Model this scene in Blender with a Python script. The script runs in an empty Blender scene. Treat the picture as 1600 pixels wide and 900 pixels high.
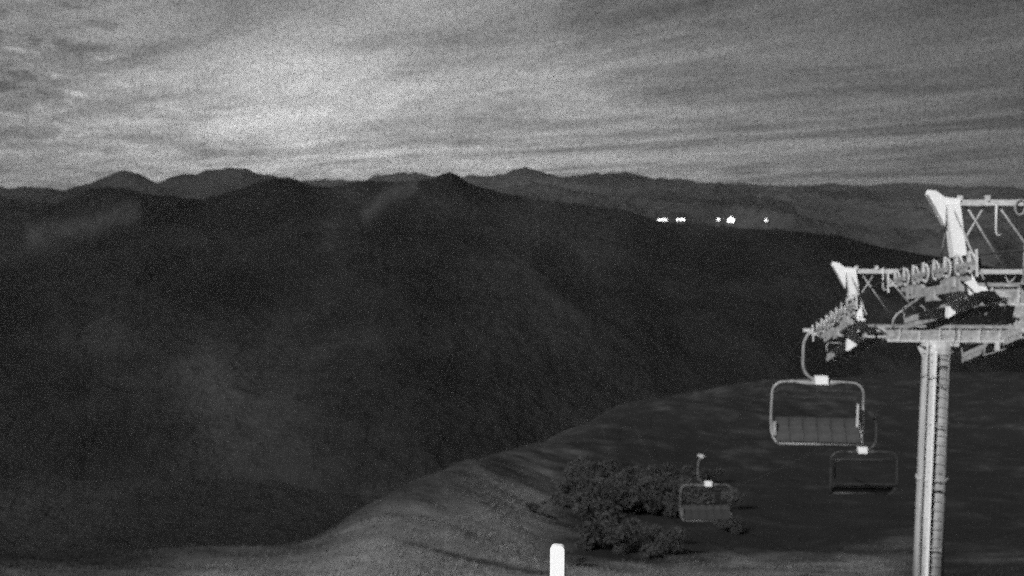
import bpy, math, random
import numpy as np
from mathutils import Vector, Matrix
random.seed(7)
rng = np.random.default_rng(11)
R = math.radians
scene = bpy.context.scene
C = scene.collection

# ---------------------------------------------------------------- camera
PITCH = R(5.2); F = 1537.0            # focal length in pixels of a 1600 px wide frame
cam_d = bpy.data.cameras.new('camera'); cam = bpy.data.objects.new('camera', cam_d); C.objects.link(cam)
cam_d.sensor_width = 36.0; cam_d.lens = 36.0 * F / 1600.0
cam_d.clip_start = 0.1; cam_d.clip_end = 90000
cam.location = (0, 0, 0); cam.rotation_euler = (math.pi / 2 - PITCH, 0, 0)
scene.camera = cam
cam_d.dof.use_dof = True; cam_d.dof.focus_distance = 4.6; cam_d.dof.aperture_fstop = 2.3   # the webcam is focused on the near stake

# ---------------------------------------------------------------- world
SUN_EL, SUN_AZ = R(35), R(222)        # azimuth clockwise from +Y: behind the viewer, to the left
world = bpy.data.worlds.new('World'); scene.world = world; world.use_nodes = True
nt = world.node_tree; nt.nodes.clear()
def N(tree, typ, **kw):
    n = tree.nodes.new(typ)
    for k, v in kw.items(): setattr(n, k, v)
    return n
def val(tree, sock, v):
    if isinstance(v, (int, float)): sock.default_value = v
    else: tree.links.new(v, sock)
def M_(tree, op, a, b=None, c=None, clamp=False):
    n = N(tree, 'ShaderNodeMath', operation=op); n.use_clamp = clamp
    val(tree, n.inputs[0], a)
    if b is not None: val(tree, n.inputs[1], b)
    if c is not None: val(tree, n.inputs[2], c)
    return n.outputs[0]
def noise(tree, vec, scale, detail=3, rough=.55, dist=0.0):
    n = N(tree, 'ShaderNodeTexNoise'); n.inputs['Scale'].default_value = scale
    n.inputs['Detail'].default_value = detail; n.inputs['Roughness'].default_value = rough
    n.inputs['Distortion'].default_value = dist
    tree.links.new(vec, n.inputs['Vector']); return n.outputs['Fac']
def comb(tree, x, y, z):
    n = N(tree, 'ShaderNodeCombineXYZ')
    for i, v in enumerate((x, y, z)): val(tree, n.inputs[i], v)
    return n.outputs[0]
def smap(tree, v, a, b, c, d):
    n = N(tree, 'ShaderNodeMapRange', interpolation_type='SMOOTHSTEP')
    val(tree, n.inputs[0], v)
    for i, q in enumerate((a, b, c, d)): n.inputs[i + 1].default_value = q
    return n.outputs[0]
tc = N(nt, 'ShaderNodeTexCoord'); sep = N(nt, 'ShaderNodeSeparateXYZ')
nt.links.new(tc.outputs['Generated'], sep.inputs[0])
X, Y, Z = sep.outputs
sky = N(nt, 'ShaderNodeTexSky', sky_type='NISHITA'); sky.sun_disc = False
sky.sun_elevation = SUN_EL; sky.sun_rotation = SUN_AZ
bw = N(nt, 'ShaderNodeRGBToBW'); nt.links.new(sky.outputs[0], bw.inputs[0])
den = M_(nt, 'ADD', M_(nt, 'MAXIMUM', Z, 0.0), 0.055)
pxx = M_(nt, 'DIVIDE', X, den); pyy = M_(nt, 'DIVIDE', Y, den)
ca, sa = math.cos(R(-44)), math.sin(R(-44))
along = M_(nt, 'ADD', M_(nt, 'MULTIPLY', pxx, sa), M_(nt, 'MULTIPLY', pyy, ca))
across = M_(nt, 'SUBTRACT', M_(nt, 'MULTIPLY', pxx, ca), M_(nt, 'MULTIPLY', pyy, sa))
cl_vec = comb(nt, M_(nt, 'MULTIPLY', along, 0.42), across, 1.74)
streaks = noise(nt, cl_vec, 1.0, 6, .60, 1.1)
br_vec = comb(nt, M_(nt, 'MULTIPLY', along, 0.5), across, 27.94)
broad = noise(nt, br_vec, .40, 4, .55, .9)
fine = noise(nt, comb(nt, M_(nt, 'MULTIPLY', along, 0.75), across, 1.3), 2.6, 5, .62, 1.2)
wn = N(nt, 'ShaderNodeTexWhiteNoise'); nt.links.new(tc.outputs['Generated'], wn.inputs['Vector'])
grain = noise(nt, tc.outputs['Generated'], 420.0, 1, .7)
# wide night glow over the far valley behind the clouds
gd = Vector((460 - 800, F, 0)).normalized(); gz = math.sin(R(3.5))
gd = Vector((gd.x * math.cos(R(3.5)), gd.y * math.cos(R(3.5)), gz))
dotg = M_(nt, 'ADD', M_(nt, 'ADD', M_(nt, 'MULTIPLY', X, gd.x), M_(nt, 'MULTIPLY', Y, gd.y)), M_(nt, 'MULTIPLY', Z, gd.z))
glow = M_(nt, 'MULTIPLY', M_(nt, 'POWER', M_(nt, 'MAXIMUM', dotg, 0.0), 10.0), M_(nt, 'MAXIMUM', M_(nt, 'SUBTRACT', 1.15, M_(nt, 'MULTIPLY', M_(nt, 'MAXIMUM', Z, 0.0), 1.9)), .2))
cloud = M_(nt, 'ADD', M_(nt, 'MULTIPLY', smap(nt, streaks, .30, .70, 0, 1), .44),
           M_(nt, 'ADD', M_(nt, 'MULTIPLY', smap(nt, broad, .30, .66, 0, 1), .56), M_(nt, 'MULTIPLY', smap(nt, fine, .35, .72, 0, 1), .15)))
base = M_(nt, 'MULTIPLY', bw.outputs[0], 0.010)
lit = M_(nt, 'ADD', base, M_(nt, 'MULTIPLY', glow, .325))
lum = M_(nt, 'MULTIPLY', M_(nt, 'ADD', lit, .028), M_(nt, 'ADD', M_(nt, 'MULTIPLY', cloud, 1.25), .32))
lum = M_(nt, 'MULTIPLY', lum, M_(nt, 'ADD', M_(nt, 'MULTIPLY', wn.outputs['Value'], 1.8), M_(nt, 'MULTIPLY', M_(nt, 'SUBTRACT', grain, .42), 1.3)))
# a few small separate puffs drifting high at the left
pd = Vector((45 - 800, F, 450 - 95)); pd = Vector((pd.x, pd.y * math.cos(PITCH) + pd.z * math.sin(PITCH), pd.z * math.cos(PITCH) - pd.y * math.sin(PITCH))).normalized()
dotp = M_(nt, 'ADD', M_(nt, 'ADD', M_(nt, 'MULTIPLY', X, pd.x), M_(nt, 'MULTIPLY', Y, pd.y)), M_(nt, 'MULTIPLY', Z, pd.z))
puff = noise(nt, comb(nt, M_(nt, 'MULTIPLY', X, 1.0), Y, M_(nt, 'MULTIPLY', Z, 3.2)), 26.0, 4, .55, .4)
pm_ = smap(nt, dotp, math.cos(R(6.5)), math.cos(R(1.5)), 0, 1)
lum = M_(nt, 'MULTIPLY', lum, M_(nt, 'ADD', 1.0, M_(nt, 'MULTIPLY', pm_, M_(nt, 'ADD', smap(nt, puff, .58, .72, 0, .9), smap(nt, puff, .34, .46, -.40, 0)))))
lum = M_(nt, 'MAXIMUM', lum, 0.0)
# one bright star low over the range
sd = Vector((747 - 800, F, 450 - 230)); sd = Vector((sd.x, sd.y * math.cos(PITCH) + sd.z * math.sin(PITCH), sd.z * math.cos(PITCH) - sd.y * math.sin(PITCH))).normalized()
dots = M_(nt, 'ADD', M_(nt, 'ADD', M_(nt, 'MULTIPLY', X, sd.x), M_(nt, 'MULTIPLY', Y, sd.y)), M_(nt, 'MULTIPLY', Z, sd.z))
star = M_(nt, 'GREATER_THAN', dots, math.cos(0.0011))
lum = M_(nt, 'ADD', lum, M_(nt, 'MULTIPLY', star, .5))
bg = N(nt, 'ShaderNodeBackground'); bg.inputs['Strength'].default_value = 1.0
nt.links.new(lum, bg.inputs['Color'])
wo = N(nt, 'ShaderNodeOutputWorld'); nt.links.new(bg.outputs[0], wo.inputs['Surface'])

# ---------------------------------------------------------------- sun (moonlight and night exposure)
sun_d = bpy.data.lights.new('sun', 'SUN'); sun_d.energy = 4.5; sun_d.angle = R(0.6); sun_d.color = (1, 1, 1)
sun = bpy.data.objects.new('sun', sun_d); C.objects.link(sun)
to_sun = Vector((math.sin(SUN_AZ) * math.cos(SUN_EL), math.cos(SUN_AZ) * math.cos(SUN_EL), math.sin(SUN_EL)))
sun.rotation_euler = to_sun.to_track_quat('Z', 'Y').to_euler(); sun.location = (-30, -30, 30)

vs = scene.view_settings
scene.display_settings.display_device = 'sRGB'
vs.view_transform = 'Standard'; vs.look = 'None'; vs.exposure = 0.0; vs.gamma = 1.0; vs.use_curve_mapping = False
cy = scene.cycles
cy.use_denoising = False                # the photograph is a grainy night frame
cy.use_adaptive_sampling = False; cy.use_sample_subset = True; cy.sample_offset = 0; cy.sample_subset_length = 16   # high-gain grain
cy.max_bounces = 4; cy.diffuse_bounces = 2; cy.volume_bounces = 0
cy.volume_step_rate = 1.0

# ---------------------------------------------------------------- materials (all greys: a monochrome night picture)
def mat(name, alb, rough=.6, metal=0.0, var=.25, scale=6.0, bump=0.0, bscale=40., streak=False):
    m = bpy.data.materials.new(name); m.use_nodes = True; t = m.node_tree
    b = t.nodes['Principled BSDF']; b.inputs['Roughness'].default_value = rough; b.inputs['Metallic'].default_value = metal
    co = N(t, 'ShaderNodeTexCoord'); v = co.outputs['Object']
    if streak:
        mp = N(t, 'ShaderNodeMapping'); mp.inputs['Scale'].default_value = (1, 1, .12); t.links.new(v, mp.inputs[0]); v = mp.outputs[0]
    n1 = noise(t, v, scale, 5, .6); n2 = noise(t, v, scale * 7, 3, .6)
    k = M_(t, 'ADD', M_(t, 'MULTIPLY', n1, .7), M_(t, 'MULTIPLY', n2, .3))
    a = smap(t, k, .3, .7, alb * (1 - var), alb * (1 + var))
    t.links.new(a, b.inputs['Base Color'])
    if bump:
        bn = N(t, 'ShaderNodeBump'); bn.inputs['Strength'].default_value = bump
        t.links.new(noise(t, v, bscale, 4, .6), bn.inputs['Height']); t.links.new(bn.outputs[0], b.inputs['Normal'])
    return m
def mat_cover(name, dark, light, nscale, bump, bscale, var=.5):
    """land: albedo between two ground covers, mixed by the per-vertex 'cover' value and world-space noise"""
    m = bpy.data.materials.new(name); m.use_nodes = True; t = m.node_tree
    b = t.nodes['Principled BSDF']; b.inputs['Roughness'].default_value = .95; b.inputs['Specular IOR Level'].default_value = .05
    g = N(t, 'ShaderNodeNewGeometry'); v = g.outputs['Position']
    at = N(t, 'ShaderNodeAttribute'); at.attribute_name = 'cover'
    n1 = noise(t, v, nscale, 6, .65); n2 = noise(t, v, nscale * 9, 4, .7)
    k = M_(t, 'ADD', at.outputs['Fac'], M_(t, 'MULTIPLY', M_(t, 'SUBTRACT', n1, .5), .9))
    k = smap(t, k, .0, 1.0, dark, light)
    k = M_(t, 'MULTIPLY', k, M_(t, 'ADD', M_(t, 'MULTIPLY', n2, 2 * var), 1 - var))
    t.links.new(k, b.inputs['Base Color'])
    bn = N(t, 'ShaderNodeBump'); bn.inputs['Strength'].default_value = bump * (.4 if name == 'grassy_ground' else 1); bn.inputs['Distance'].default_value = 1.0 / bscale
    t.links.new(noise(t, v, bscale, 5, .7), bn.inputs['Height']); t.links.new(bn.outputs[0], b.inputs['Normal'])
    return m
def mat_emit(name, strength):
    m = bpy.data.materials.new(name); m.use_nodes = True; t = m.node_tree
    b = t.nodes['Principled BSDF']; b.inputs['Base Color'].default_value = (.5, .5, .5, 1)
    b.inputs['Emission Color'].default_value = (1, 1, 1, 1); b.inputs['Emission Strength'].default_value = strength
    return m
MT = dict(
    white=mat('white_paint', .80, .45, var=.06, scale=3, streak=True),
    post=mat('white_plastic', .86, .35, var=.03, scale=4),
    pole=mat('galvanised_tube', .42, .5, .0, var=.30, scale=5, streak=True, bump=.15),
    galv=mat('galvanised_steel', .31, .5, .0, var=.45, scale=6, bump=.2),
    bright=mat('bright_aluminium', .52, .45, .0, var=.2, scale=9),
    grate=mat('steel_grating', .34, .6, .0, var=.5, scale=12),
    rubber=mat('rubber', .05, .7, var=.3),
    rope=mat('steel_rope', .045, .6, var=.3, scale=30),
    cable=mat('thin_cable', .10, .6, var=.3, scale=30),
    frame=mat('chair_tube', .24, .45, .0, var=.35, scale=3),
    falloff_frame_deep=mat('falloff_chair_tube_deep', .038, .5, .0, var=.35, scale=3),  # chair tube with the strongest lamp falloff put into its colour
    falloff_frame=mat('falloff_chair_tube', .095, .5, .0, var=.35, scale=3),  # same chair tube, milder lamp falloff put into its colour
    seat=mat('seat_pad', .034, .7, var=.5, scale=4),
    falloff_pad=mat('falloff_seat_pad', .013, .7, var=.4, scale=5),  # seat pad darkened for lamp falloff on the two farther chairs
    concrete=mat('concrete', .25, .9, var=.3, scale=3, bump=.3),
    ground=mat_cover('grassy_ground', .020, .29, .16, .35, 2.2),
    valley=mat_cover('valley_forest', .010, .036, .004, .6, .03),
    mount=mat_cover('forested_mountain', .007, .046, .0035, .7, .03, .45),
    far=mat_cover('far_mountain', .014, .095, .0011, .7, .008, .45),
    grass=mat_cover('dry_grass', .02, .28, .3, .0, 4.0),
    leaf=mat('shrub_leaf', .03, .8, var=.6, scale=1.5),
    stem=mat('shrub_stem', .05, .9),
    wall=mat('house_wall', .25, .8, var=.15, scale=.2),
    roof=mat('house_roof', .06, .8, var=.3, scale=.2),
    lit=mat_emit('lit_window', 2.6), dimlit=mat_emit('lamp_window', 2.2),
)

# ---------------------------------------------------------------- helpers
def tag(o, label=None, cat=None, group=None, kind=None):
    if label: o['label'] = label
    if cat: o['category'] = cat
    if group: o['group'] = group
    if kind: o['kind'] = kind
    return o
def empty(name, loc=(0, 0, 0), rz=0.0):
    o = bpy.data.objects.new(name, None); C.objects.link(o); o.location = loc; o.rotation_euler = (0, 0, rz)
    o.empty_display_size = .3; return o
def ray(px, py, D):
    """world point at depth y = D on the sight line of a photograph pixel"""
    dx, dy, dz = (px - 800) / F, 1.0, (450 - py) / F
    wy = dy * math.cos(PITCH) + dz * math.sin(PITCH); wz = dz * math.cos(PITCH) - dy * math.sin(PITCH)
    return Vector((dx / wy * D, D, wz / wy * D))
class MB:
    def __init__(s): s.v = []; s.f = []; s.m = []; s.sm = []; s.cur = 0; s.smooth = False
    def face(s, idx): s.f.append(idx); s.m.append(s.cur); s.sm.append(s.smooth)
    def box(s, c, d, rot=None, bev=0.0):
        b = len(s.v); h = Vector(d) / 2; c = Vector(c)
        for k in range(8):
            p = Vector(((-1, 1)[k & 1] * h.x, (-1, 1)[k >> 1 & 1] * h.y, (-1, 1)[k >> 2] * h.z))
            if rot is not None: p = rot @ p
            s.v.append(c + p)
        for q in ((0, 2, 3, 1), (4, 5, 7, 6), (0, 1, 5, 4), (2, 6, 7, 3), (0, 4, 6, 2), (1, 3, 7, 5)): s.face([b + i for i in q])
        return s
    def bar(s, a, b_, w, h, up=Vector((0, 0, 1))):
        a, b_ = Vector(a), Vector(b_); d = (b_ - a); L = d.length; d.normalize()
        x = d.cross(up)
        if x.length < 1e-4: x = d.cross(Vector((0, 1, 0)))
        x.normalize(); z = x.cross(d)
        rot = Matrix((x, d, z)).transposed()
        return s.box((a + b_) / 2, (w, L, h), rot)
    def tube(s, pts, r, n=8, caps=True):
        pts = [Vector(p) for p in pts]; base = len(s.v); s.smooth = True
        rr = r if isinstance(r, (list, tuple)) else [r] * len(pts)
        prev = None
        for i, p in enumerate(pts):
            d = (pts[min(i + 1, len(pts) - 1)] - pts[max(i - 1, 0)]).normalized()
            if prev is None:
                x = d.cross(Vector((0, 0, 1)))
                if x.length < 1e-3: x = d.cross(Vector((0, 1, 0)))
            else: x = prev - d * prev.dot(d)
            x.normalize(); prev = x; y = d.cross(x)
            for k in range(n):
                a = 2 * math.pi * k / n
                s.v.append(p + (x * math.cos(a) + y * math.sin(a)) * rr[i])
        for i in range(len(pts) - 1):
            for k in range(n):
                k2 = (k + 1) % n
                s.face([base + i * n + k, base + i * n + k2, base + (i + 1) * n + k2, base + (i + 1) * n + k])
        s.smooth = False
        if caps:
            s.face([base + k for k in range(n)][::-1]); s.face([base + (len(pts) - 1) * n + k for k in range(n)])
        return s
    def lathe(s, prof, axis='z', c=(0, 0, 0), n=20, mats=None, smooth=True):
        b = len(s.v); c = Vector(c)
        for (r, h) in prof:
            for k in range(n):
                a = 2 * math.pi * k / n; u, w = r * math.cos(a), r * math.sin(a)
                s.v.append(c + (Vector((u, w, h)) if axis == 'z' else Vector((h, u, w))))
        s.smooth = smooth
        for i in range(len(prof) - 1):
            if mats: s.cur = mats[i]
            for k in range(n):
                k2 = (k + 1) % n
                s.face([b + i * n + k, b + i * n + k2, b + (i + 1) * n + k2, b + (i + 1) * n + k])
        s.smooth = False; return s
    def prism(s, poly, y0, y1):
        """polygon in x,z extruded along y"""
        b = len(s.v); n = len(poly)
        for y in (y0, y1):
            for (x, z) in poly: s.v.append(Vector((x, y, z)))
        s.face([b + k for k in range(n)]); s.face([b + n + k for k in range(n)][::-1])
        for k in range(n): s.face([b + k, b + n + k, b + n + (k + 1) % n, b + (k + 1) % n])
        return s
    def mesh(s, name, mats):
        me = bpy.data.meshes.new(name); me.from_pydata([tuple(p) for p in s.v], [], s.f)
        mats = mats if isinstance(mats, (list, tuple)) else [mats]
        for m in mats: me.materials.append(MT[m])
        me.polygons.foreach_set('material_index', s.m); me.polygons.foreach_set('use_smooth', s.sm)
        me.update(); return me
    def build(s, name, mats, parent=None, loc=(0, 0, 0)):
        o = bpy.data.objects.new(name, s.mesh(name, mats)); C.objects.link(o); o.parent = parent; o.location = loc
        return o
def inst(name, me, parent=None, loc=(0, 0, 0), rot=(0, 0, 0), scale=(1, 1, 1)):
    o = bpy.data.objects.new(name, me); C.objects.link(o); o.parent = parent
    o.location = loc; o.rotation_euler = rot; o.scale = scale; return o
def grid_mesh(name, P, cover, material, smooth=True):
    """P: rows x cols x 3 array"""
    nr, nc = P.shape[:2]; me = bpy.data.meshes.new(name)
    me.vertices.add(nr * nc); me.vertices.foreach_set('co', P.reshape(-1).astype(np.float32))
    i = np.arange(nr - 1)[:, None] * nc + np.arange(nc - 1)[None, :]
    q = np.stack([i, i + 1, i + nc + 1, i + nc], -1).reshape(-1, 4)
    me.loops.add(q.size); me.loops.foreach_set('vertex_index', q.reshape(-1).astype(np.int32))
    me.polygons.add(len(q)); me.polygons.foreach_set('loop_start', (np.arange(len(q)) * 4).astype(np.int32))
    me.polygons.foreach_set('use_smooth', np.full(len(q), smooth))
    me.materials.append(MT[material]); me.update(calc_edges=True)
    a = me.attributes.new('cover', 'FLOAT', 'POINT'); a.data.foreach_set('value', cover.reshape(-1).astype(np.float32))
    o = bpy.data.objects.new(name, me); C.objects.link(o); return o
def hash2(ix, iy, seed):
    h = (ix.astype(np.int64) * 374761393 + iy.astype(np.int64) * 668265263 + seed * 1442695041) & 0xffffffff
    h = ((h ^ (h >> 13)) * 1274126177) & 0xffffffff
    return ((h ^ (h >> 16)) & 0xffff) / 65535.0
def vnoise(x, y, seed=0):
    ix, iy = np.floor(x), np.floor(y); fx, fy = x - ix, y - iy
    fx = fx * fx * fx * (fx * (fx * 6 - 15) + 10); fy = fy * fy * fy * (fy * (fy * 6 - 15) + 10)
    a, b = hash2(ix, iy, seed), hash2(ix + 1, iy, seed); c, d = hash2(ix, iy + 1, seed), hash2(ix + 1, iy + 1, seed)
    return (a + (b - a) * fx) * (1 - fy) + (c + (d - c) * fx) * fy
def fbm(x, y, oct=5, seed=0, ridged=False):
    s = 0; amp = .5; tot = 0
    for o in range(oct):
        n = vnoise(x, y, seed + o * 17)
        if ridged: n = 1 - np.abs(2 * n - 1)
        s = s + n * amp; tot += amp; amp *= .5
        x, y = x * 1.93 + y * .42 + 7.1, y * 1.93 - x * .42 + 3.3
    return s / tot
def sstep(a, b, x):
    t = np.clip((x - a) / (b - a), 0, 1); return t * t * (3 - 2 * t)

# ---------------------------------------------------------------- ground: the station knoll, the shoulder and the valley floor, one sheet
CREST = np.array([(-3000, 880, 62), (-400, 872, 68), (0, 862, 72), (250, 858, 72), (430, 850, 74), (490, 838, 76), (530, 812, 79), (560, 793, 82), (600, 773, 86), (650, 748, 96), (715, 720, 116),
                  (800, 704, 150), (858, 690, 185), (900, 670, 215), (960, 642, 250), (1040, 619, 285), (1170, 601, 320), (1300, 596, 340),
                  (1450, 590, 350), (1600, 585, 360), (2000, 576, 380), (5000, 570, 380)], float)
FLOOR = -430.0
_gpx = np.arange(-3000, 5001, 4.0)
def _soft(v, sg):
    k = np.exp(-.5 * (np.arange(-4 * sg, 4 * sg + 1) / sg) ** 2); k /= k.sum()
    return np.convolve(np.pad(v, 4 * sg, 'edge'), k, 'valid')
_gy = _soft(np.interp(_gpx, CREST[:, 0], CREST[:, 1]), 4); _gr = _soft(np.interp(_gpx, CREST[:, 0], CREST[:, 2]), 14)
def crest_y(px): return np.interp(px, _gpx, _gy)
def crest_r(px): return np.interp(px, _gpx, _gr)
def tan_dep(py):
    return np.tan(PITCH + np.arctan((np.asarray(py, float) - 450) / F))
def ground_z(x, y):
    x = np.asarray(x, float); y = np.asarray(y, float)
    r = np.hypot(x, y) + 1e-6; az = np.arctan2(x, y)
    px = 800 + F * np.tan(np.clip(az, -1.2, 1.2)) / math.cos(PITCH) * 1.0
    yc = crest_y(px); rc = crest_r(px)
    ca_ = np.cos(np.clip(az, -1.2, 1.2))
    tcr = tan_dep(yc) * ca_; t0 = .428 * ca_
    r0 = 46.0
    s = np.clip((r - r0) / (rc - r0), 0, 1)
    t = t0 + (tcr - t0) * (1 - (1 - s) ** 1.7)
    z = -r * t
    zt = -3.45 - .02 * r
    z = np.where(r < 7, zt, np.where(r < r0, (-3.59) + (r - 7) / (r0 - 7) * (-r0 * t0 + 3.59), z))
    over = np.clip(r - rc, 0, None)
    zc = -rc * tcr
    steep = np.tan(np.arctan(tcr) + R(9))
    z = np.where(r > rc, zc - over * tcr - (over ** 2 / (over + .35 * rc)) * (steep - tcr), z)
    amp = np.clip((r - 40) / 200, 0, 1)
    z = z + amp * (fbm(x / 45, y / 45, 4, 3) - .5) * np.clip(r * .03, 0, 9) + (fbm(x / 7, y / 7, 4, 5) - .5) * .9 * sstep(30, 60, r)
    z = z + (fbm(x / 170, y / 170, 4, 9, True) - .5) * 60 * sstep(1.3, 3.0, r / rc) * sstep(120, 500, r)
    fl = FLOOR + (fbm(x / 900, y / 900, 4, 21) - .5) * 110
    d = z - fl; z = fl + .5 * (d + np.sqrt(d * d + 60.0))
    # behind the viewer: a gently falling summit plateau
    wb = sstep(1.15, 1.75, np.abs(az))
    zb = -3.5 - .03 * r - np.clip(r - 250, 0, None) * .12; zb = np.maximum(zb, FLOOR)
    return z * (1 - wb) + zb * wb
def cover_at(x, y):
    r = np.hypot(x, y); az = np.arctan2(x, y); px = 800 + F * np.tan(np.clip(az, -1.2, 1.2))
    rc = crest_r(px)
    c = .57 + .22 * (fbm(x / 22, y / 22, 4, 31) - .5)
    # dry meadow on the knoll, scrub on the shoulder right of it
    sfrac = (r - 46) / (rc - 46)
    scrub = sstep(800, 950, px + 50 * (fbm(x / 7, y / 7, 4, 77) - .5)) * sstep(.115, .20, sfrac + .10 * (fbm(x / 9, y / 9, 4, 55) - .5))
    c = c * (1 - scrub) + scrub * (.05 + .22 * (fbm(x / 14, y / 110, 5, 93) - .5) + .06 * sstep(90, 280, r) * (1 - sstep(1200, 1500, px)))
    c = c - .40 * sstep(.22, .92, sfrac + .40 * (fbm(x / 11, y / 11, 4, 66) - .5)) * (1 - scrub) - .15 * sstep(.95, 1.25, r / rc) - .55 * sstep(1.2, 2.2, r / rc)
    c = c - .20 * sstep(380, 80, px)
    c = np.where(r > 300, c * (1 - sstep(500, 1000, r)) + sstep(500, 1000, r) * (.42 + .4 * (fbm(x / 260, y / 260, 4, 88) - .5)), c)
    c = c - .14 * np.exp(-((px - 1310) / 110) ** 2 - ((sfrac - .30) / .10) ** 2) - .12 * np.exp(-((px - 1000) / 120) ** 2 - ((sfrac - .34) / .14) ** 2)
    stripe = np.exp(-((y - (62.5 + .02 * x)) / .9) ** 2) * sstep(-9, -6, x) * (1 - sstep(2.5, 3.6, x))
    c = c - .35 * stripe  # narrow darker stripe across the meadow
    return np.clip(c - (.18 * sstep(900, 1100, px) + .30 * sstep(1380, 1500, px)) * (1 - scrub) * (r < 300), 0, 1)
az = np.concatenate([np.arange(-180, -42, 3.0), np.arange(-42, 42, .17), np.arange(42, 180.1, 3.0)])
rr = np.concatenate([[.5, 3, 6, 7.5, 10, 14, 20, 28, 36, 42], np.geomspace(44, 420, 210), np.geomspace(428, 30000, 90)])
A_, R_ = np.meshgrid(np.radians(az), rr)
gx, gy = R_ * np.sin(A_), R_ * np.cos(A_)
gz = ground_z(gx, gy)
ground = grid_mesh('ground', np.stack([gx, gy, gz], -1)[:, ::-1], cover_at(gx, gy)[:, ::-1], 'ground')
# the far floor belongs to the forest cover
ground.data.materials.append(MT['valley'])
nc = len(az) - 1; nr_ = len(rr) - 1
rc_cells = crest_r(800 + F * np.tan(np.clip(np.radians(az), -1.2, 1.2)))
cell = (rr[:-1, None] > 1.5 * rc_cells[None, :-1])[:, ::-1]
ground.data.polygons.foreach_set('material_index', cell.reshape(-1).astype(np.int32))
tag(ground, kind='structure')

# ---------------------------------------------------------------- mountains
def mountain(name, crest, D, front, material, seed, amp, nscale, edge, covers=(), cbase=.3, rows=110, step=4.0, dvar=.06, bumps=12.0, cvar=.75):
    """crest: (px,py) skyline of this range; front: (distance towards the viewer, drop) profile"""
    px = np.arange(-1500, 3101, step); cr = np.array(crest, float)
    py = np.interp(px, cr[:, 0], cr[:, 1]) + bumps * (fbm(px / 26, px * 0 + .5, 4, seed + 3) - .5)
    Dc = D * (1 + dvar * (fbm(px / 330, px * 0, 3, seed + 90) - .5) * 2)
    fr = np.array(front, float); Lf = fr[-1, 0]; Lb = Lf * .6
    tf = np.linspace(0, 1, rows) ** 1.35
    d = np.concatenate([-np.linspace(1, .03, 18) * Lb, tf * Lf])
    drop = np.where(d >= 0, np.interp(d, fr[:, 0], fr[:, 1]), (-d) * .35)
    zc = -Dc * tan_dep(py)
    depth = Dc[None, :] - d[:, None]
    xx = (px[None, :] - 800) / F * depth / math.cos(PITCH); yy = depth
    w = sstep(0, .30, np.abs(d) / Lf)[:, None]
    spur = fbm((xx + .6 * yy) / nscale + seed, (yy - .4 * xx) / (nscale * 1.3), 5, seed, True)
    def blur(v, sg):
        k = np.exp(-.5 * (np.arange(-3 * sg, 3 * sg + 1) / sg) ** 2); k /= k.sum()
        return np.convolve(np.pad(v, 3 * sg, 'edge'), k, 'valid')
    ws = sstep(0, .10, np.abs(d) / Lf)[:, None]; wl = sstep(.04, .30, np.abs(d) / Lf)[:, None]
    z1 = blur(zc, 12); z2 = blur(zc, 70)
    zcr = zc[None, :] * (1 - ws) + z1[None, :] * ws; zcr = zcr * (1 - wl) + z2[None, :] * wl
    bow = (np.minimum(zc, z1) - zc)[None, :] * 0
    zz = zcr - drop[:, None] + (spur - .62) * amp * w + bow
    zz = zz + (fbm(xx / edge, yy / edge, 3, seed + 5) - .5) * edge * .16
    cov = cbase + cvar * (fbm(xx / (nscale * 1.4), yy / (nscale * 2.0), 4, seed + 41) - .5) + .25 * (spur - .6) 
    PX = np.broadcast_to(px[None, :], zz.shape); DD = np.broadcast_to(d[:, None], zz.shape)
    for (pts, wid, gain) in covers:           # clearings and open ridges: polylines in (bearing, distance below the crest)
        best = np.full(zz.shape, 1e9)
        for (a, b) in zip(pts[:-1], pts[1:]):
            ax, ay, bx, by = a[0], a[1], b[0], b[1]; sc = 1.0
            t = np.clip(((PX - ax) * (bx - ax) + (DD - ay) * (by - ay) * .02) / ((bx - ax) ** 2 + (by - ay) ** 2 * .02 + 1e-6), 0, 1)
            best = np.minimum(best, np.hypot(PX - (ax + (bx - ax) * t), (DD - (ay + (by - ay) * t)) * .14))
        cov = cov + gain * np.exp(-(best / wid) ** 2)
    o = grid_mesh(name, np.stack([xx, yy, zz], -1)[::-1][:, ::-1][:, ::-1], np.clip(cov, 0, 1)[::-1], material)
    tag(o, kind='structure'); return o, (px, d, zz, xx, yy)
FAR = [(-1500, 300), (-400, 296), (0, 296), (140, 300), (300, 292), (480, 282), (530, 281), (560, 280), (600, 275), (622, 271), (650, 269), (680, 273), (705, 277), (722, 275), (738, 271), (752, 273), (770, 276), (790, 272), (805, 266), (822, 263), (838, 266), (852, 271), (870, 276),
       (890, 275), (915, 271), (945, 271), (975, 269), (1000, 272), (1012, 277), (1045, 280), (1070, 283), (1090, 288), (1110, 285), (1125, 283), (1140, 287), (1165, 289), (1200, 291), (1230, 290), (1260, 289), (1290, 286), (1305, 286), (1325, 290), (1370, 289), (1420, 287),
       (1460, 288), (1480, 291), (1530, 292), (1570, 293), (1600, 296), (1800, 300), (2400, 292), (3100, 300)]
MID = [(-1500, 310), (-300, 298), (-60, 290), (0, 292), (50, 291), (90, 295), (120, 292), (142, 290), (160, 281), (180, 273), (196, 269), (210, 267), (226, 271), (240, 279), (250, 284), (262, 281), (280, 275), (300, 272), (312, 273), (328, 266), (345, 264), (360, 265), (378, 263), (395, 266), (408, 272), (425, 276), (460, 281), (500, 290), (560, 305), (700, 330), (1000, 360), (1600, 400), (3100, 420)]
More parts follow.
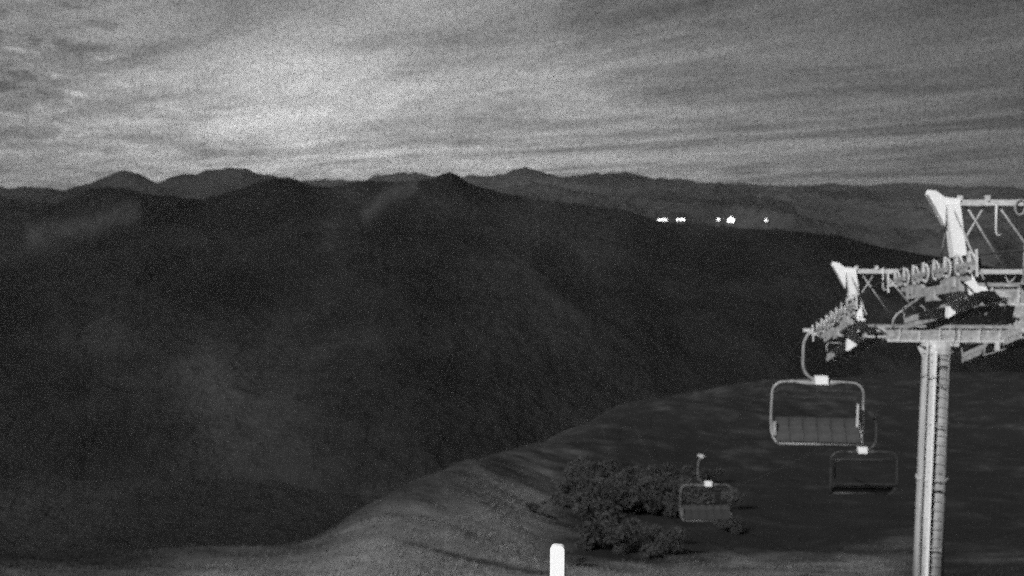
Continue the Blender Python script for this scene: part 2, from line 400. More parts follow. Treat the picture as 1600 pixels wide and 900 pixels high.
NEAR = [(-1500, 330), (-400, 300), (-80, 294), (0, 303), (45, 314), (95, 318), (125, 305), (150, 295), (175, 291), (200, 294), (235, 303), (280, 307), (322, 311), (350, 304), (385, 291), (410, 283), (432, 278), (458, 280), (478, 288), (500, 293), (525, 292), (550, 286), (570, 283), (610, 284), (648, 282), (675, 280),
        (690, 273), (703, 269), (716, 274), (730, 285), (748, 292), (780, 300), (820, 308), (880, 316), (940, 322), (985, 330), (1012, 341), (1040, 347), (1100, 351), (1180, 357), (1250, 362), (1310, 368), (1345, 379), (1400, 391), (1440, 398), (1600, 425), (2000, 460), (3100, 480)]
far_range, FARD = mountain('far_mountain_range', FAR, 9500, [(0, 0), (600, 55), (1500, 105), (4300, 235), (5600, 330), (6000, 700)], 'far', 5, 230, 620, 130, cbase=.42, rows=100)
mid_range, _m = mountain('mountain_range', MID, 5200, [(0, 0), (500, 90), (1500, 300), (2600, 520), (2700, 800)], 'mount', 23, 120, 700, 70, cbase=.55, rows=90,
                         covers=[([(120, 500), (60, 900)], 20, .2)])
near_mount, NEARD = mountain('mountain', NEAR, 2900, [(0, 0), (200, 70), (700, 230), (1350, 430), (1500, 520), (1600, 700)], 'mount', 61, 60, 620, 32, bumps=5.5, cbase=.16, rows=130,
                             covers=[([(212, 170), (150, 235), (60, 340)], 13, .50), ([(645, 50), (610, 100), (575, 210)], 9, .50), ([(555, 150), (520, 300)], 22, .2), ([(850, 60), (820, 260)], 30, .22), ([(160, 980), (330, 1060)], 40, .20), ([(330, 1150), (430, 1450)], 60, .16), ([(920, 150), (940, 330)], 40, .12)])

# ---------------------------------------------------------------- lift line geometry
LINE_DX = .045; ROT = -math.atan(LINE_DX)
def line_x(D): return 9.73 + LINE_DX * (D - 29.5)
D_A, D_B = 29.5, 21.9
GAUGE = 6.0
def tower_z(px, py, D): return ray(px, py, D).z
ZA = ray(1458, 520, D_A).z            # crossarm centre heights
ZB = ray(1500, 459, D_B).z
ROPE_UP = .70                          # rope above crossarm centre

def sheave_mesh():
    b = MB()
    prof = [(.05, -.045), (.15, -.030), (.185, -.055), (.225, -.055), (.228, -.040), (.195, -.022), (.195, .022), (.228, .040), (.225, .055), (.185, .055), (.15, .030), (.05, .045), (.0001, .045)]
    prof = [(.0001, -.045)] + prof
    b.lathe(prof, 'x', n=18, mats=[1, 1, 0, 0, 0, 2, 2, 2, 0, 0, 0, 1, 1])
    return b.mesh('sheave', ['bright', 'galv', 'rubber'])
SHEAVE = sheave_mesh()
def make_tower(D, zc, pole_foot, tilt, label, nsheave, near=False, ph=2.02):
    ladder = True; SP = .62 if near else .56
    """origin on the crossarm centre above the pole; +x along the crossarm, +y down the line"""
    xc = line_x(D) + GAUGE / 2 * math.cos(ROT) + (0 if near else .08)
    t = empty('chairlift_tower', (xc, D - LINE_DX * GAUGE / 2, zc), ROT)
    tag(t, label, 'lift tower', 'towers of the chairlift')
    H = GAUGE / 2
    # pole
    Lp = zc - pole_foot
    b = MB(); b.lathe([(.0001, .02), (.40, .02), (.42, -.23), (.42, -.3), (.41, -.5), (.425, -Lp * .55), (.45, -Lp), (.0001, -Lp)], n=32, smooth=True)
    p = b.build('pole', 'pole', t, (0, 0, -.23))
    for zz in (-.32, -4.2, -8.3):
        q = MB(); q.lathe([(.40, -.03), (.465, -.03), (.465, .03), (.40, .03)], n=28, smooth=False); q.build('flange', 'pole', p, (0, 0, zz))
    q = MB(); q.box((0, 0, -Lp - .42), (1.3, 1.3, .9)); q.build('foundation', 'concrete', t, (0, 0, 0))
    # crossarm: box web with flanges and stiffeners
    b = MB(); b.box((0, 0, 0), (2 * H - .9, .30, .36)); ca_o = b.build('crossarm', 'galv', t)
    for sz in (.21, -.21):
        q = MB(); q.box((0, 0, 0), (2 * H - .7, .42, .055)); q.build('flange', 'galv' if sz > 0 else 'bright', ca_o, (0, 0, sz))  # lower flange lighter: light from below put into its material
    st = MB(); st.box((0, 0, 0), (.03, .05, .355)); stm = st.mesh('stiffener', 'bright')
    for k in range(9):
        x = -H + .65 + k * (2 * H - 1.3) / 8
        inst('stiffener', stm, ca_o, (x, -.176, 0))
    # saddle collar of the pole head
    q = MB(); q.box((0, -.02, -.30), (1.05, .62, .10)); q.build('pole_head_plate', 'bright', t)
    for s in (-1, 1):
        q = MB(); q.prism([(s * .40, -.36), (s * .62, -.36), (s * .40, -.75)] if s > 0 else [(s * .40, -.36), (s * .40, -.75), (s * .62, -.36)], -.03, .03); q.build('gusset', 'pole', t)
    for s in (-1, 1):
        xe = s * H; wm = 'white' if (s < 0 or near) else 'galv'
        # end bracket that carries the sheave train (white painted)
        b = MB(); xi = s * (H - .78)
        poly = [(xi - s * .02, -.42), (xi + s * .12, -.30), (xi + s * .55, .04), (xi + s * .50, .20), (xi + s * .30, .52), (xi + s * .12, .52), (xi - s * .10, .15)]
        if s > 0: poly = poly[::-1]
        poly = [(x, z) for x, z in poly]
        # white gusset plate on the viewer's side of the arm end
        plate = [(s * (H - .70), -.42), (s * (H - .42), .02), (s * (H - .42), .22), (s * (H - .52), .50), (s * (H - .68), .50), (s * (H - .86), .20), (s * (H - .86), -.24)]
        plate = [(s * (H - .22), .14), (s * (H - .36), .18), (s * (H - .48), .50), (s * (H - .68), .50), (s * (H - .84), .22), (s * (H - 1.05), .19), (s * (H - 1.05), -.02), (s * (H - .80), -.10), (s * (H - .22), -.50)]
        if s < 0: plate = plate[::-1]
        b.prism(plate, -.42, -.24); b.build('end_bracket', wm, t)
        # sheave train
        L = (nsheave - 1) * SP
        b = MB(); b.bar((0, -L * .36, -.42), (0, L * .36, -.42), .10, .20); b.box((0, 0, -.52), (.16, .5, .25))
        tr = b.build('sheave_train', 'galv', t, (xe, 0, ROPE_UP - .22)); tr.rotation_euler = (tilt, 0, 0)
        for k in range(nsheave):
            inst('sheave', SHEAVE, tr, (0, -L / 2 + k * SP, 0), (random.uniform(0, 3), 0, 0))
        for k in range(nsheave // 2):          # rocker beams under each pair of wheels
            y = -L / 2 + (2 * k + .5) * SP
            q = MB()
            for sx in (-.085, .085):
                q.prism([(sx - .012, 0), (sx + .012, 0), (sx + .012, 1), (sx - .012, 1)], 0, 0) if False else None
                q.bar((sx, y - .38, -.02), (sx, y + .38, -.02), .02, .11); q.bar((sx, y - .20, -.10), (sx, y + .20, -.10), .02, .14)
            q.bar((-.1, y, -.16), (.1, y, -.16), .07, .07); q.build('rocker_beam', 'galv', tr)
        for k in range(nsheave // 4):
            y = -L / 2 + (4 * k + 1.5) * SP
            q = MB(); q.bar((.0, y - .70, -.26), (.0, y + .70, -.26), .09, .13); q.box((0, y, -.34), (.14, .2, .16)); q.build('rocker_arm', 'galv', tr)
        for k in range(nsheave):               # rope catcher horns outside each wheel
            y = -L / 2 + k * SP
            q = MB(); q.bar((-s * -.09, y - .05, .02), (s * .09, y - .02, .25), .02, .05); q.bar((s * .09, y + .05, .02), (s * .09, y + .02, .25), .02, .05)
            q.build('rope_catcher', 'bright', tr)
        for e in (-1, 1):
            q = MB(); q.bar((s * .10, e * (L / 2 + .1), -.1), (s * .12, e * (L / 2 + .42), -.12), .03, .10); q.bar((s * .12, e * (L / 2 + .42), -.30), (s * .12, e * (L / 2 + .42), .24), .04, .05); q.build('end_guide', 'bright', tr)
        # catwalk beside the train, on the inner side
        cwx = -s * .80; LL = L + .3
        b = MB(); b.bar((cwx - .29, -LL / 2, -.62), (cwx - .29, LL / 2, -.62), .05, .14); b.bar((cwx + .29, -LL / 2, -.62), (cwx + .29, LL / 2, -.62), .05, .14)
        for k in range(5): b.bar((cwx - .3, -LL / 2 + .05 + k * (LL - .1) / 4, -.66), (cwx + .3, -LL / 2 + .05 + k * (LL - .1) / 4, -.66), .05, .06)
        cw = b.build('catwalk', 'galv', t, (xe, 1.0, ROPE_UP - .70)); cw.rotation_euler = (R(-14) if near else tilt, 0, 0)
        g = MB(); gl = LL / 5 - .03
        for k in range(12): g.box((-.25 + k * .0455, 0, 0), (.012, gl, .035))
        for k in range(9): g.box((0, -gl / 2 + .04 + k * (gl - .08) / 8, 0), (.52, .012, .025))
        gm = g.mesh('grating_panel', 'grate')
        for k in range(5): inst('grating_panel', gm, cw, (cwx, -LL / 2 + (k + .5) * LL / 5, -.53))
        q = MB(); q.bar((cwx - .27, -LL / 2, -.45), (cwx - .27, LL / 2, -.45), .012, .14); q.bar((cwx + .27, -LL / 2, -.45), (cwx + .27, LL / 2, -.45), .012, .14)
        q.bar((cwx - .27, -LL / 2, -.45), (cwx + .27, -LL / 2, -.45), .012, .14); q.bar((cwx - .27, LL / 2, -.45), (cwx + .27, LL / 2, -.45), .012, .14); q.build('toe_board', 'grate', cw)
        for e in (1,):                         # bent hand rail at the downhill end
            q = MB(); y0 = e * LL / 2
            q.tube([(cwx - .27, y0, -.5), (cwx - .27, y0 + e * .02, -.15), (cwx - .20, y0 + e * .02, -.06), (cwx + .20, y0 + e * .02, -.06), (cwx + .27, y0 + e * .02, -.15), (cwx + .27, y0, -.5)], .019, 6)
            q.build('hand_rail', 'galv', cw) if e < 0 and s > 0 else q.build('hand_rail', 'galv', cw)
        # lifting frame: leaning post with outward horn
        q = MB(); xb, xt = s * (H - .60), s * (H - .70) if False else s * (H - .52 + .17)
        poly = [(xb - .145, .5), (xb + .145, .5), (xt + .145, ph), (xt - .145, ph)]
        q.prism(poly, -.13, .13)
        lf = q.build('lifting_post', wm, t)
        q = MB()
        horn = [(xt - s * .155, ph - .02), (xt - s * .155, ph + .10), (xt + s * .18, ph + .13), (xt + s * .38, ph + .27), (xt + s * .50, ph + .29), (xt + s * .54, ph + .18), (xt + s * .36, ph - .12), (xt + s * .155, ph - .50), (xt + s * .15, ph - .02)]
        if s > 0: horn = horn[::-1]
        q.prism(horn, -.11, .11); q.build('horn', wm, lf)
        for e in (-1, 1):                      # raking struts along the line
            q = MB(); q.tube([(xt - s * .02, e * .1, ph - .15), (xb, e * 1.25, .42)], .022, 6); q.build('strut', 'galv', lf)
    # lifting beam between the two posts, with crossed ties
    b = MB(); xt = H - .35; b.bar((-xt + .16, 0, ph + .01), (xt - .16, 0, ph + .01), .10, .13); bm = b.build('lifting_beam', 'bright', t)
    for k, (a, c) in enumerate([((-xt + .35, ph - .06), (-xt + 1.25, .55)), ((-xt + .75, ph - .06), (-xt + .10, .75)), ((xt - .35, ph - .06), (xt - 1.25, .55)), ((xt - .75, ph - .06), (xt - .10, .75)), ((-xt + 1.05, ph - .06), (-xt + 2.1, .55))]):
        q = MB(); q.tube([(a[0], .06, a[1]), (c[0], .06, c[1])], .022, 6); q.build('tie', 'cable' if False else 'galv', bm)
    for xk in (-xt + .18, -xt + .78):
        q = MB(); q.box((xk, 0, ph + .11), (.07, .14, .12)); q.build('clamp', 'bright', bm)
    q = MB(); q.tube([(-xt + .95, -.07, 1.99), (-xt + .96, -.07, 1.55), (-xt + .97, -.07, 1.36), (-xt + 1.01, -.07, 1.30), (-xt + 1.06, -.07, 1.33)], .024, 6); q.build('hoist_hook', 'bright', bm)
    if near: q = MB(); q.tube([(-xt + 1.46 + .11 * math.cos(a), -.08, 1.93 + .17 * math.sin(a)) for a in np.linspace(0, 2 * math.pi, 15)], .022, 6); q.build('rope_coil', 'galv', bm)
    if near:
        # platform rail above the pole head and the wind gauge on the beam
        q = MB(); q.tube([(-1.15, -.3, .24), (-1.15, -.3, 1.05), (-1.12, -.3, 1.30), (-1.02, -.3, 1.38), (.5, -.3, 1.38), (.6, -.3, 1.25), (.6, -.3, .24)], .024, 6); q.tube([(-1.15, -.3, 1.02), (.6, -.3, 1.02)], .022, 6); q.build('platform_rail', 'galv', t)
        q = MB(); q.box((-.2, -.42, .262), (2.0, .5, .03)); q.build('platform', 'grate', t)
        q = MB(); q.tube([(-.84, 0, 2.1), (-.84, 0, 2.62)], .02, 6); wg = q.build('wind_gauge', 'bright', t)
        for z in (2.16, 2.46, 2.60):
            q = MB(); q.lathe([(.0001, -.05), (.08, -.03), (.09, 0), (.06, .05), (.0001, .06)], n=10, c=(-.84, 0, z)); q.build('gauge_cup', 'white', wg)
    else:
        q = MB(); q.tube([(-1.42, -.24, .2), (-1.40, -.24, .45), (-1.30, -.24, .60), (-.63, -.24, 1.12)], .03, 6); q.build('access_rail', 'galv', t)
    # underslung bracket and cable tray
    q = MB(); q.bar((1.32, -.2, -.24), (1.32, -.2, -.62), .03, .03); q.bar((1.32, -.2, -.62), (1.95, -.2, -.42), .025, .025); q.build('cable_bracket', 'galv', t)
    q = MB(); q.box((1.68, -.22, -.36), (.10, .12, .24)); q.build('junction_box', 'bright', t)
    if ladder:
        # ladder on the near face of the pole, fall-arrest rail and conduit
        b = MB(); yl = -.56; Ll = Lp - .6
        for sx in (-.055, .055): pass
        b.bar((-.26, yl, -.45), (-.26, yl, -Ll), .05, .17, Vector((0, 1, 0)))
        ld = b.build('ladder', 'white', t)
        rg = MB(); rg.tube([(-.36, yl + .01, 0), (.14, yl + .01, 0)], .010, 6); rm = rg.mesh('rung', 'pole')
        for k in range(int((Ll - .6) / .29)): inst('rung', rm, ld, (0, 0, -.6 - k * .29))
        q = MB(); q.tube([(.15, yl, .75), (.15, yl, -.3), (.15, yl, -Ll)], .014, 6); q.build('side_rail', 'galv', ld)
        for k in range(5):
            q = MB(); q.bar((-.26, yl, -.8 - k * 1.9), (-.26, -.34, -.8 - k * 1.9), .04, .05); q.bar((-.26, yl - .01, -.8 - k * 1.9), (.15, yl - .01, -.8 - k * 1.9), .03, .03); q.build('standoff', 'galv', ld)
        q = MB(); q.tube([(-.40, -.34, -.2), (-.41, -.36, -.6), (-.42, -.38, -Ll)], .03, 6); q.build('conduit', 'pole', t)
    return t
foot_a = float(ground_z(line_x(D_A) + 3, D_A)); foot_b = float(ground_z(line_x(D_B) + 3, D_B))
tower_a = make_tower(D_A, ZA, foot_a, R(-19), 'white-horned lift tower whose whole grey pole and ladder stand right of the nearest chair', 8, ph=1.86)
tower_b = make_tower(D_B, ZB, foot_b, R(-9), 'nearer and taller lift tower head cut off by the right edge of the picture', 8, near=True)

# ---------------------------------------------------------------- haul ropes
def rope_z_left():
    pass
za, zb = ZA + ROPE_UP, ZB + ROPE_UP
g1 = ray(1262, 521, 32.7); g2 = ray(1099, 712, 55.4)
def rope_curve(off):
    pts = []
    D0 = -6.0
    pts.append((line_x(D0) + off, D0, zb + .8 + (D_B - D0) * .07))
    pts.append((line_x(D_B - 2.2) + off, D_B - 2.2, zb + .30)); pts.append((line_x(D_B) + off, D_B, zb + .03)); pts.append((line_x(D_B + 2.2) + off, D_B + 2.2, zb - .36))
    pts.append((line_x(D_A - 2.2) + off, D_A - 2.2, za + .60)); pts.append((line_x(D_A) + off, D_A, za + .03)); pts.append((line_x(D_A + 2.2) + off, D_A + 2.2, za - .68))
    return pts
def span_z(D):      # sagging span below the nearer pole
    s = D - (D_A + 2.2); z0 = za - .68
    s2 = g2.y - (D_A + 2.2); k = (g2.z - z0) / s2
    return z0 + s * (k - .0016 * s2) + .0016 * s * s
def make_rope(off, label):
    pts = rope_curve(off)
    for D in np.linspace(D_A + 3.5, 205, 50): pts.append((line_x(D) + off, D, span_z(D)))
    b = MB(); b.tube(pts, .022, 6)
    o = b.build('haul_rope', 'rope'); tag(o, label, 'rope', 'ropes of the chairlift'); return o
make_rope(0, 'dark steel haul rope carrying the two chairs left of the tower pole')
make_rope(GAUGE, 'dark steel haul rope carrying the dark chair right of the tower pole')

# ---------------------------------------------------------------- chairs
def make_chair():
    t = empty('chairlift_chair'); cx = .30
    b = MB(); b.box((0, 0, -.02), (.16, .42, .13)); b.box((-.12, 0, .02), (.20, .16, .10)); b.box((.05, -.25, .05), (.14, .14, .08)); b.build('grip', 'bright', t)
    b = MB(); b.tube([(-.02, 0, -.05), (-.10, 0, -.20), (-.185, 0, -.38), (-.20, 0, -.55), (-.20, 0, -1.10), (-.18, 0, -1.26), (-.11, 0, -1.42), (.02, 0, -1.55), (.16, 0, -1.62), (.30, 0, -1.63)], .047, 10)
    b.build('hanger_arm', 'frame', t)
    b = MB(); b.box((.40, -.02, -1.64), (.40, .26, .26)); b.build('suspension_block', 'white', t)
    zt, zb_ = -1.70, -3.74; w = 1.47
    # loop frame
    pts = []
    def arc(cx_, cz_, r_, a0, a1, n=7):
        for a in np.linspace(R(a0), R(a1), n): pts.append((cx_ + r_ * math.cos(a), 0, cz_ + r_ * math.sin(a)))
    pts.append((cx + .2, 0, zt + .02)); pts.append((cx - .75, 0, zt))
    arc(cx - w + .37, zt - .40, .38, 95, 178)
    pts += [(cx - w - .03, 0, zt - 1.2), (cx - w - .02, -.02, zt - 1.62)]
    pts += [(cx - w + .03, -.10, zb_ + .18), (cx - w + .12, -.22, zb_ + .03), (cx - w + .25, -.3, zb_)]
    fr = MB(); fr.tube(pts, .042, 10)
    pts = [(cx + .2, 0, zt + .02), (cx + .75, 0, zt)]
    arc(cx + w - .37, zt - .40, .38, 85, 2)
    pts += [(cx + w + .02, 0, zt - 1.2), (cx + w + .0, -.02, zt - 1.62), (cx + w - .04, -.12, zb_ + .16), (cx + w - .05, -.26, zb_ + .02)]
    fr.tube(pts, .036, 10); fr.build('loop_frame', 'frame', t)
    b = MB(); b.tube([(cx - .85, 0, zt - .005), (cx - .3, 0, zt - .055), (cx + .45, 0, zt - .055), (cx + .9, 0, zt - .005)], [.02, .07, .07, .02], 8); b.build('top_stiffener', 'frame', t)
    b = MB(); b.tube([(cx - w + .2, -.30, zb_), (cx + w - .05, -.27, zb_)], .034, 8); b.build('seat_front_bar', 'frame', t)
    st = MB(); st.bar((cx - w + .1, -.02, zb_ + .42), (cx + w - .1, -.02, zb_ + .42), .06, .06); sp = st.build('seat', 'frame', t)
    pad = MB(); wp = (2 * w - .22) / 6
    rot = Matrix.Rotation(R(52), 3, 'X')
    pad.box((0, 0, 0), (wp - .02, .60, .07), rot); pm = pad.mesh('seat_cushion', 'seat')
    bp = MB(); bp.box((0, 0, 0), (wp - .03, .05, .26), Matrix.Rotation(R(-9), 3, 'X')); bpm = bp.mesh('back_cushion', 'seat')
    for k in range(6): inst('seat_cushion', pm, sp, (cx - w + .11 + (k + .5) * wp, -.16, zb_ + .30))
    bk = MB(); bk.tube([(cx - w + .02, .0, -2.10), (cx - w + .25, .12, -2.02), (cx + w - .25, .12, -2.02), (cx + w - .02, .0, -2.10)], .018, 6); bk.bar((cx - w + .03, .10, -3.20), (cx + w - .03, .10, -3.20), .04, .05); bo = bk.build('backrest', 'seat', t)
    for k in range(6): inst('back_cushion', bpm, bo, (cx - w + .11 + (k + .5) * wp, .06, -3.06))
    # raised safety bar
    b = MB(); b.tube([(cx + w - .25, -.30, -3.12), (cx + w - .24, -.34, -2.6), (cx + w - .26, -.30, -2.28), (cx + w - .5, -.28, -2.16), (cx - w + .5, -.28, -2.16), (cx - w + .3, -.28, -2.05)], .018, 6); sb = b.build('safety_bar', 'seat', t)
    b = MB(); b.bar((cx + w - .25, -.33, -3.12), (cx + w - .25, -.35, -2.36), .06, .05); b.build('bar_upright', 'bright', sb)
    b = MB(); b.bar((cx - w + .06, -.06, -3.05), (cx - w + .06, -.16, -3.50), .10, .22); b.build('side_shield', 'frame', t)
    b = MB(); b.bar((cx + w - .08, -.06, -3.00), (cx + w - .08, -.10, -3.35), .06, .10); b.build('side_shield', 'bright', t)
    return t
def copy_tree(o, parent=None):
    c = o.copy(); C.objects.link(c); c.parent = parent
    for ch in list(o.children): copy_tree(ch, c)
    return c
chair1 = make_chair(); chair1.location = (line_x(32.25), 32.25, span_z(32.25) - .06); chair1.rotation_euler = (0, 0, ROT + R(-3))
tag(chair1, 'nearest chair with pale loop frame hanging left of the grey tower pole', 'lift chair', 'chairs of the chairlift')
chair2 = copy_tree(chair1); chair2.location = (line_x(g2.y), g2.y, span_z(g2.y)); chair2.rotation_euler = (0, 0, ROT + R(4))
chair2['label'] = 'small faint chair far down the line in front of the dark shrubs'
D3 = 44.0; chair3 = copy_tree(chair1); chair3.location = (line_x(D3) + GAUGE, D3, span_z(D3)); chair3.rotation_euler = (0, 0, ROT + math.pi)
chair3['label'] = 'dark chair seen from behind between the nearest chair and the tower pole'

FALLOFF_PAD = {}
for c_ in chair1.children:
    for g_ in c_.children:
        if g_.name.split('.')[0] in ('seat_cushion', 'back_cushion') and g_.name.split('.')[0] not in FALLOFF_PAD:
            m_ = g_.data.copy(); m_.materials[0] = MT['falloff_pad']; FALLOFF_PAD[g_.name.split('.')[0]] = m_
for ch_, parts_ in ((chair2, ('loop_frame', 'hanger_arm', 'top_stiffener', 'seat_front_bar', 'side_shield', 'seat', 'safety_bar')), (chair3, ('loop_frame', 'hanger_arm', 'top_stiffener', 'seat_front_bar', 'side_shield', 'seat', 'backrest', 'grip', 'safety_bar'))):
    for c_ in ch_.children:                # lamp falloff on these two chairs put into darker tube and pad colours
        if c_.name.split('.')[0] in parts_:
            c_.data = c_.data.copy(); c_.data.materials[0] = MT['falloff_frame' if ch_ is chair2 and c_.name.split('.')[0] != 'safety_bar' else 'falloff_frame_deep']
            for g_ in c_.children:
                if g_.name.split('.')[0] in ('seat_cushion', 'back_cushion'): g_.data = FALLOFF_PAD[g_.name.split('.')[0]]
                elif g_.name.startswith('bar_upright'): g_.data = g_.data.copy(); g_.data.materials[0] = MT['falloff_frame_deep']
# ---------------------------------------------------------------- white marker post close to the viewer
pp = ray(871.5, 851, 4.2); pz = float(ground_z(pp.x, 4.2))
mp_ = empty('marker_stake', (pp.x, 4.2, pz)); tag(mp_, 'bright white round-shouldered stake at the bottom edge of the picture', 'stake')
h = pp.z - pz; rp = 11.7 / F * 4.2 * 1.0
# flat-faced plastic stake with rounded shoulders
sh = rp * .62
prof = [(-rp, 0), (rp, 0), (rp, h - sh)] + [(rp - sh + sh * math.cos(a), h - sh + sh * math.sin(a) * 1.0) for a in np.linspace(.2, math.pi / 2, 6)] + [(-rp + sh - sh * math.cos(a), h - sh + sh * math.sin(a)) for a in np.linspace(math.pi / 2, .2, 6)] + [(-rp, h - sh)]
b = MB(); b.prism(prof, -.012, .012); b.build('post_shaft', 'post', mp_)
b = MB(); b.lathe([(rp * 2.2, 0), (rp * 2.2, .02), (rp * 1.1, .03), (.001, .03)], n=24); b.build('base_flange', 'post', mp_)
mp_.rotation_euler = (0, 0, R(-14))

# ---------------------------------------------------------------- distant lit village on the slope of the far range
fpx, fd, fzz, fxx, fyy = FARD
def far_surface(px, D):
    j = int(np.argmin(np.abs(fpx - px))); col = fyy[:, j]; i = int(np.argmin(np.abs(col - D))); return float(fzz[i, j])
def find_depth(px, py):
    """where the sight line meets the far range's slope"""
    j = int(np.argmin(np.abs(fpx - px)))
    for i in range(len(fd) - 1, -1, -1):          # from the nearest row outwards
        if fd[i] >= 0 and fzz[i, j] >= ray(px, py, fyy[i, j]).z: return fyy[i, j] - 100, fzz[i, j]
    return fyy[60, j], fzz[60, j]
def village_house(px, py, wpx, hpx, name, label, nwin, gable, m='lit', storeys=1, cat='building'):
    D, zs = find_depth(px, py + hpx / 2); W = wpx * .66 / F * D; Hh = hpx * .70 / F * D
    p = ray(px, py + hpx / 2, D); t = empty(name, (p.x, D, p.z)); tag(t, label, cat, 'lit buildings of the far village')
    dp = max(10.0, W * .35)
    b = MB(); b.box((0, dp / 2, Hh * .35), (W * 1.04, dp, Hh * .7)); b.build('wall', 'wall', t)
    b = MB(); b.box((0, dp / 2 + .5, -15), (W * 1.0, dp, 30)); b.build('foundation', 'roof', t)
    b = MB(); rz = Hh * .7
    b.prism([(-W * .56, rz), (W * .56, rz), (W * gable, rz + Hh * .3), (-W * gable, rz + Hh * .3)][::-1], -1.5, dp + 1.5); b.build('roof', 'roof', t)
    ww = W / nwin
    for s_ in range(storeys):
        for k in range(nwin):
            hh = Hh * .66 / storeys
            q = MB(); q.box((0, 0, 0), (ww * .86, .4, hh * .9)); q.build('window', m, t, (-W / 2 + (k + .5) * ww, -.25, Hh * .02 + (s_ + .5) * hh))
    if gable < .2:
        q = MB(); q.prism([(-W * .34, rz + .4), (W * .34, rz + .4), (W * .08, rz + Hh * .25), (-W * .08, rz + Hh * .25)][::-1], -1.75, -1.55); q.build('gable_window', m, t)
    return t
village_house(1035, 341.5, 22, 7, 'lit_hall', 'leftmost long lit building of the far village above the dark ridge', 6, .42)
village_house(1063.5, 341.5, 19, 6.5, 'lit_hall', 'second long lit building from the left in the far village', 5, .42)
village_house(1122.5, 341.5, 6, 8, 'lit_house', 'small lit house just left of the brightest far building', 2, .1)
village_house(1142, 341, 16, 13, 'lit_lodge', 'brightest and tallest lit building with gabled top in the far village', 4, .1, storeys=2)
village_house(1197, 342.5, 5, 8, 'lit_house', 'rightmost tiny lit house of the far village, standing alone', 1, .1, 'dimlit')

# ---------------------------------------------------------------- shrubs
def shrub_meshes(seed):
    r = np.random.default_rng(seed); V = []; Fc = []
    lobes = [(r.normal(0, .42), r.normal(0, .42), .35 + r.random() * .55, .28 + r.random() * .25) for _ in range(9)]
    n = 2600
    for k in range(n):
        lx, ly, lz, lr = lobes[r.integers(len(lobes))]
        d = r.normal(size=3); d /= np.linalg.norm(d); c = np.array([lx, ly, lz]) + d * lr * (r.random() ** .35) * np.array([1, 1, .8])
        if c[2] < .02: c[2] = .02 + .05 * r.random()
        u = r.normal(size=3); u /= np.linalg.norm(u); w = np.cross(u, r.normal(size=3)); w /= np.linalg.norm(w) + 1e-9
        sz = .035 + .04 * r.random(); i = len(V)
        V += [tuple(c - u * sz), tuple(c + w * sz * .5), tuple(c + u * sz), tuple(c - w * sz * .5)]; Fc.append((i, i + 1, i + 2, i + 3))
    me = bpy.data.meshes.new('crown'); me.from_pydata(V, [], Fc); me.materials.append(MT['leaf'])
    b = MB()
    for (lx, ly, lz, lr) in lobes: b.tube([(lx * .1, ly * .1, -.15), (lx * .5, ly * .5, lz * .5), (lx, ly, lz)], [.03, .02, .008], 5)
    return me, b.mesh('stem', 'stem')
SH = [shrub_meshes(s) for s in (1, 2, 3)]
def ground_hit(px, py):
    lo = 20.0
    for D in np.geomspace(20, 600, 900):
        p = ray(px, py, D)
        if p.z < float(ground_z(p.x, p.y)): return p
    return None
shrubs = [  # px, py of the foot, width in px, label
    (832, 800, 34, 'single low dark shrub at the end of the dark stripe on the pale meadow'),
    (903, 884, 34, 'small dark shrub right beside the white stake'),
]
MASS = 'dark shrub in the tangled scrub around and left of the small far chair'
rs = random.Random(4)
for k in range(34):
    u, v = rs.gauss(0, 1), rs.uniform(0, 1)
    px_, py_ = 1015 + u * 72, 742 + 130 * v ** .8
    if abs(u) < 2.1 and not (1050 < px_ < 1150 and py_ > 835): shrubs.append((px_, py_, rs.uniform(44, 96), MASS))
for k, (px, py, wpx, lab) in enumerate(shrubs):
    p = ground_hit(px, py)
    if p is None: continue
    p.z = float(ground_z(p.x, p.y))
    s = wpx / F * p.y / 1.9
    t = empty('shrub', (p.x, p.y, p.z), random.uniform(0, 6)); tag(t, lab, 'shrub', 'dark shrubs on the slope')
    inst('crown', SH[k % 3][0], t, scale=(s, s, s * .8)); inst('stem', SH[k % 3][1], t, scale=(s, s, s * .8))

# ---------------------------------------------------------------- rough grass on the near slope
n = 60000
pxs = rng.uniform(-60, 1660, n); Ds = 46 + 90 * rng.random(n) ** 1.6
rcs = crest_r(pxs)
ok = Ds < rcs * 1.03; pxs, Ds = pxs[ok], Ds[ok]
xs = (pxs - 800) / F * Ds; ys = Ds; zs = ground_z(xs, ys); cv = cover_at(xs, ys)
keep = rng.random(len(xs)) < .25 + cv; xs, ys, zs, cv = xs[keep], ys[keep], zs[keep], cv[keep]
m = len(xs); nb = 4
ang = rng.uniform(0, 2 * np.pi, (m, nb)); hgt = rng.uniform(.10, .34, (m, nb)) * (.6 + .8 * fbm(xs / 6, ys / 6, 3, 8))[:, None]; lean = rng.uniform(.05, .25, (m, nb))
ox = rng.normal(0, .09, (m, nb)); oy = rng.normal(0, .09, (m, nb))
bx, by, bz = xs[:, None] + ox, ys[:, None] + oy, np.broadcast_to(zs[:, None], (m, nb)) - .05
wd = .018
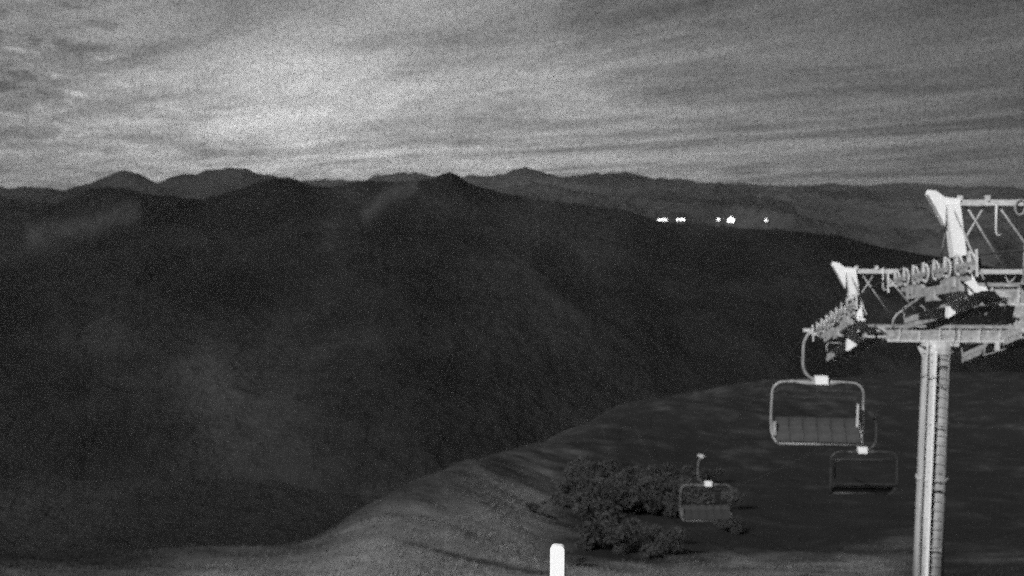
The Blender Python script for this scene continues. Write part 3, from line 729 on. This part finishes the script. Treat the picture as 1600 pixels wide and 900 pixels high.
v0 = np.stack([bx - wd * np.sin(ang), by + wd * np.cos(ang), bz], -1); v1 = np.stack([bx + wd * np.sin(ang), by - wd * np.cos(ang), bz], -1)
v2 = np.stack([bx + lean * np.cos(ang), by + lean * np.sin(ang), bz + hgt], -1)
V = np.stack([v0, v1, v2], 2).reshape(-1, 3); nf = len(V) // 3
me = bpy.data.meshes.new('grass'); me.vertices.add(len(V)); me.vertices.foreach_set('co', V.reshape(-1).astype(np.float32))
me.loops.add(nf * 3); me.loops.foreach_set('vertex_index', np.arange(nf * 3, dtype=np.int32))
me.polygons.add(nf); me.polygons.foreach_set('loop_start', (np.arange(nf) * 3).astype(np.int32))
me.materials.append(MT['grass']); me.update(calc_edges=True)
at_ = me.attributes.new('cover', 'FLOAT', 'POINT'); at_.data.foreach_set('value', np.repeat(cv, nb * 3).astype(np.float32))
go = bpy.data.objects.new('grass', me); C.objects.link(go)
tag(go, 'rough dry grass tufts covering the near slope', 'grass', kind='stuff')

# ---------------------------------------------------------------- night haze
hm = bpy.data.materials.new('haze'); hm.use_nodes = True; ht = hm.node_tree; ht.nodes.clear()
pv = N(ht, 'ShaderNodeVolumePrincipled'); pv.inputs['Density'].default_value = 1.9e-5; pv.inputs['Anisotropy'].default_value = .55; pv.inputs['Color'].default_value = (.9, .9, .9, 1)
ho = N(ht, 'ShaderNodeOutputMaterial'); ht.links.new(pv.outputs[0], ho.inputs['Volume'])
b = MB(); zlo = min(float(gz.min()), float(fzz.min()), float(_m[2].min()), float(NEARD[2].min())) - 20; zhi = max(float(fzz.max()), float(_m[2].max()), float(NEARD[2].max())) + 40
b.box((0, 0, (zlo + zhi) / 2), (70000, 70000, zhi - zlo))
me = b.mesh('haze', []) if False else None
hz = bpy.data.meshes.new('haze'); hz.from_pydata([tuple(p) for p in b.v], [], b.f); hz.materials.append(hm)
hzo = bpy.data.objects.new('haze', hz); C.objects.link(hzo); tag(hzo, 'thin pale night haze over the valley and ranges', 'haze', kind='stuff')
print('ground feet', foot_a, foot_b, 'grip', g1, span_z(g1.y), g2, span_z(g2.y), 'zlo', zlo, zhi)
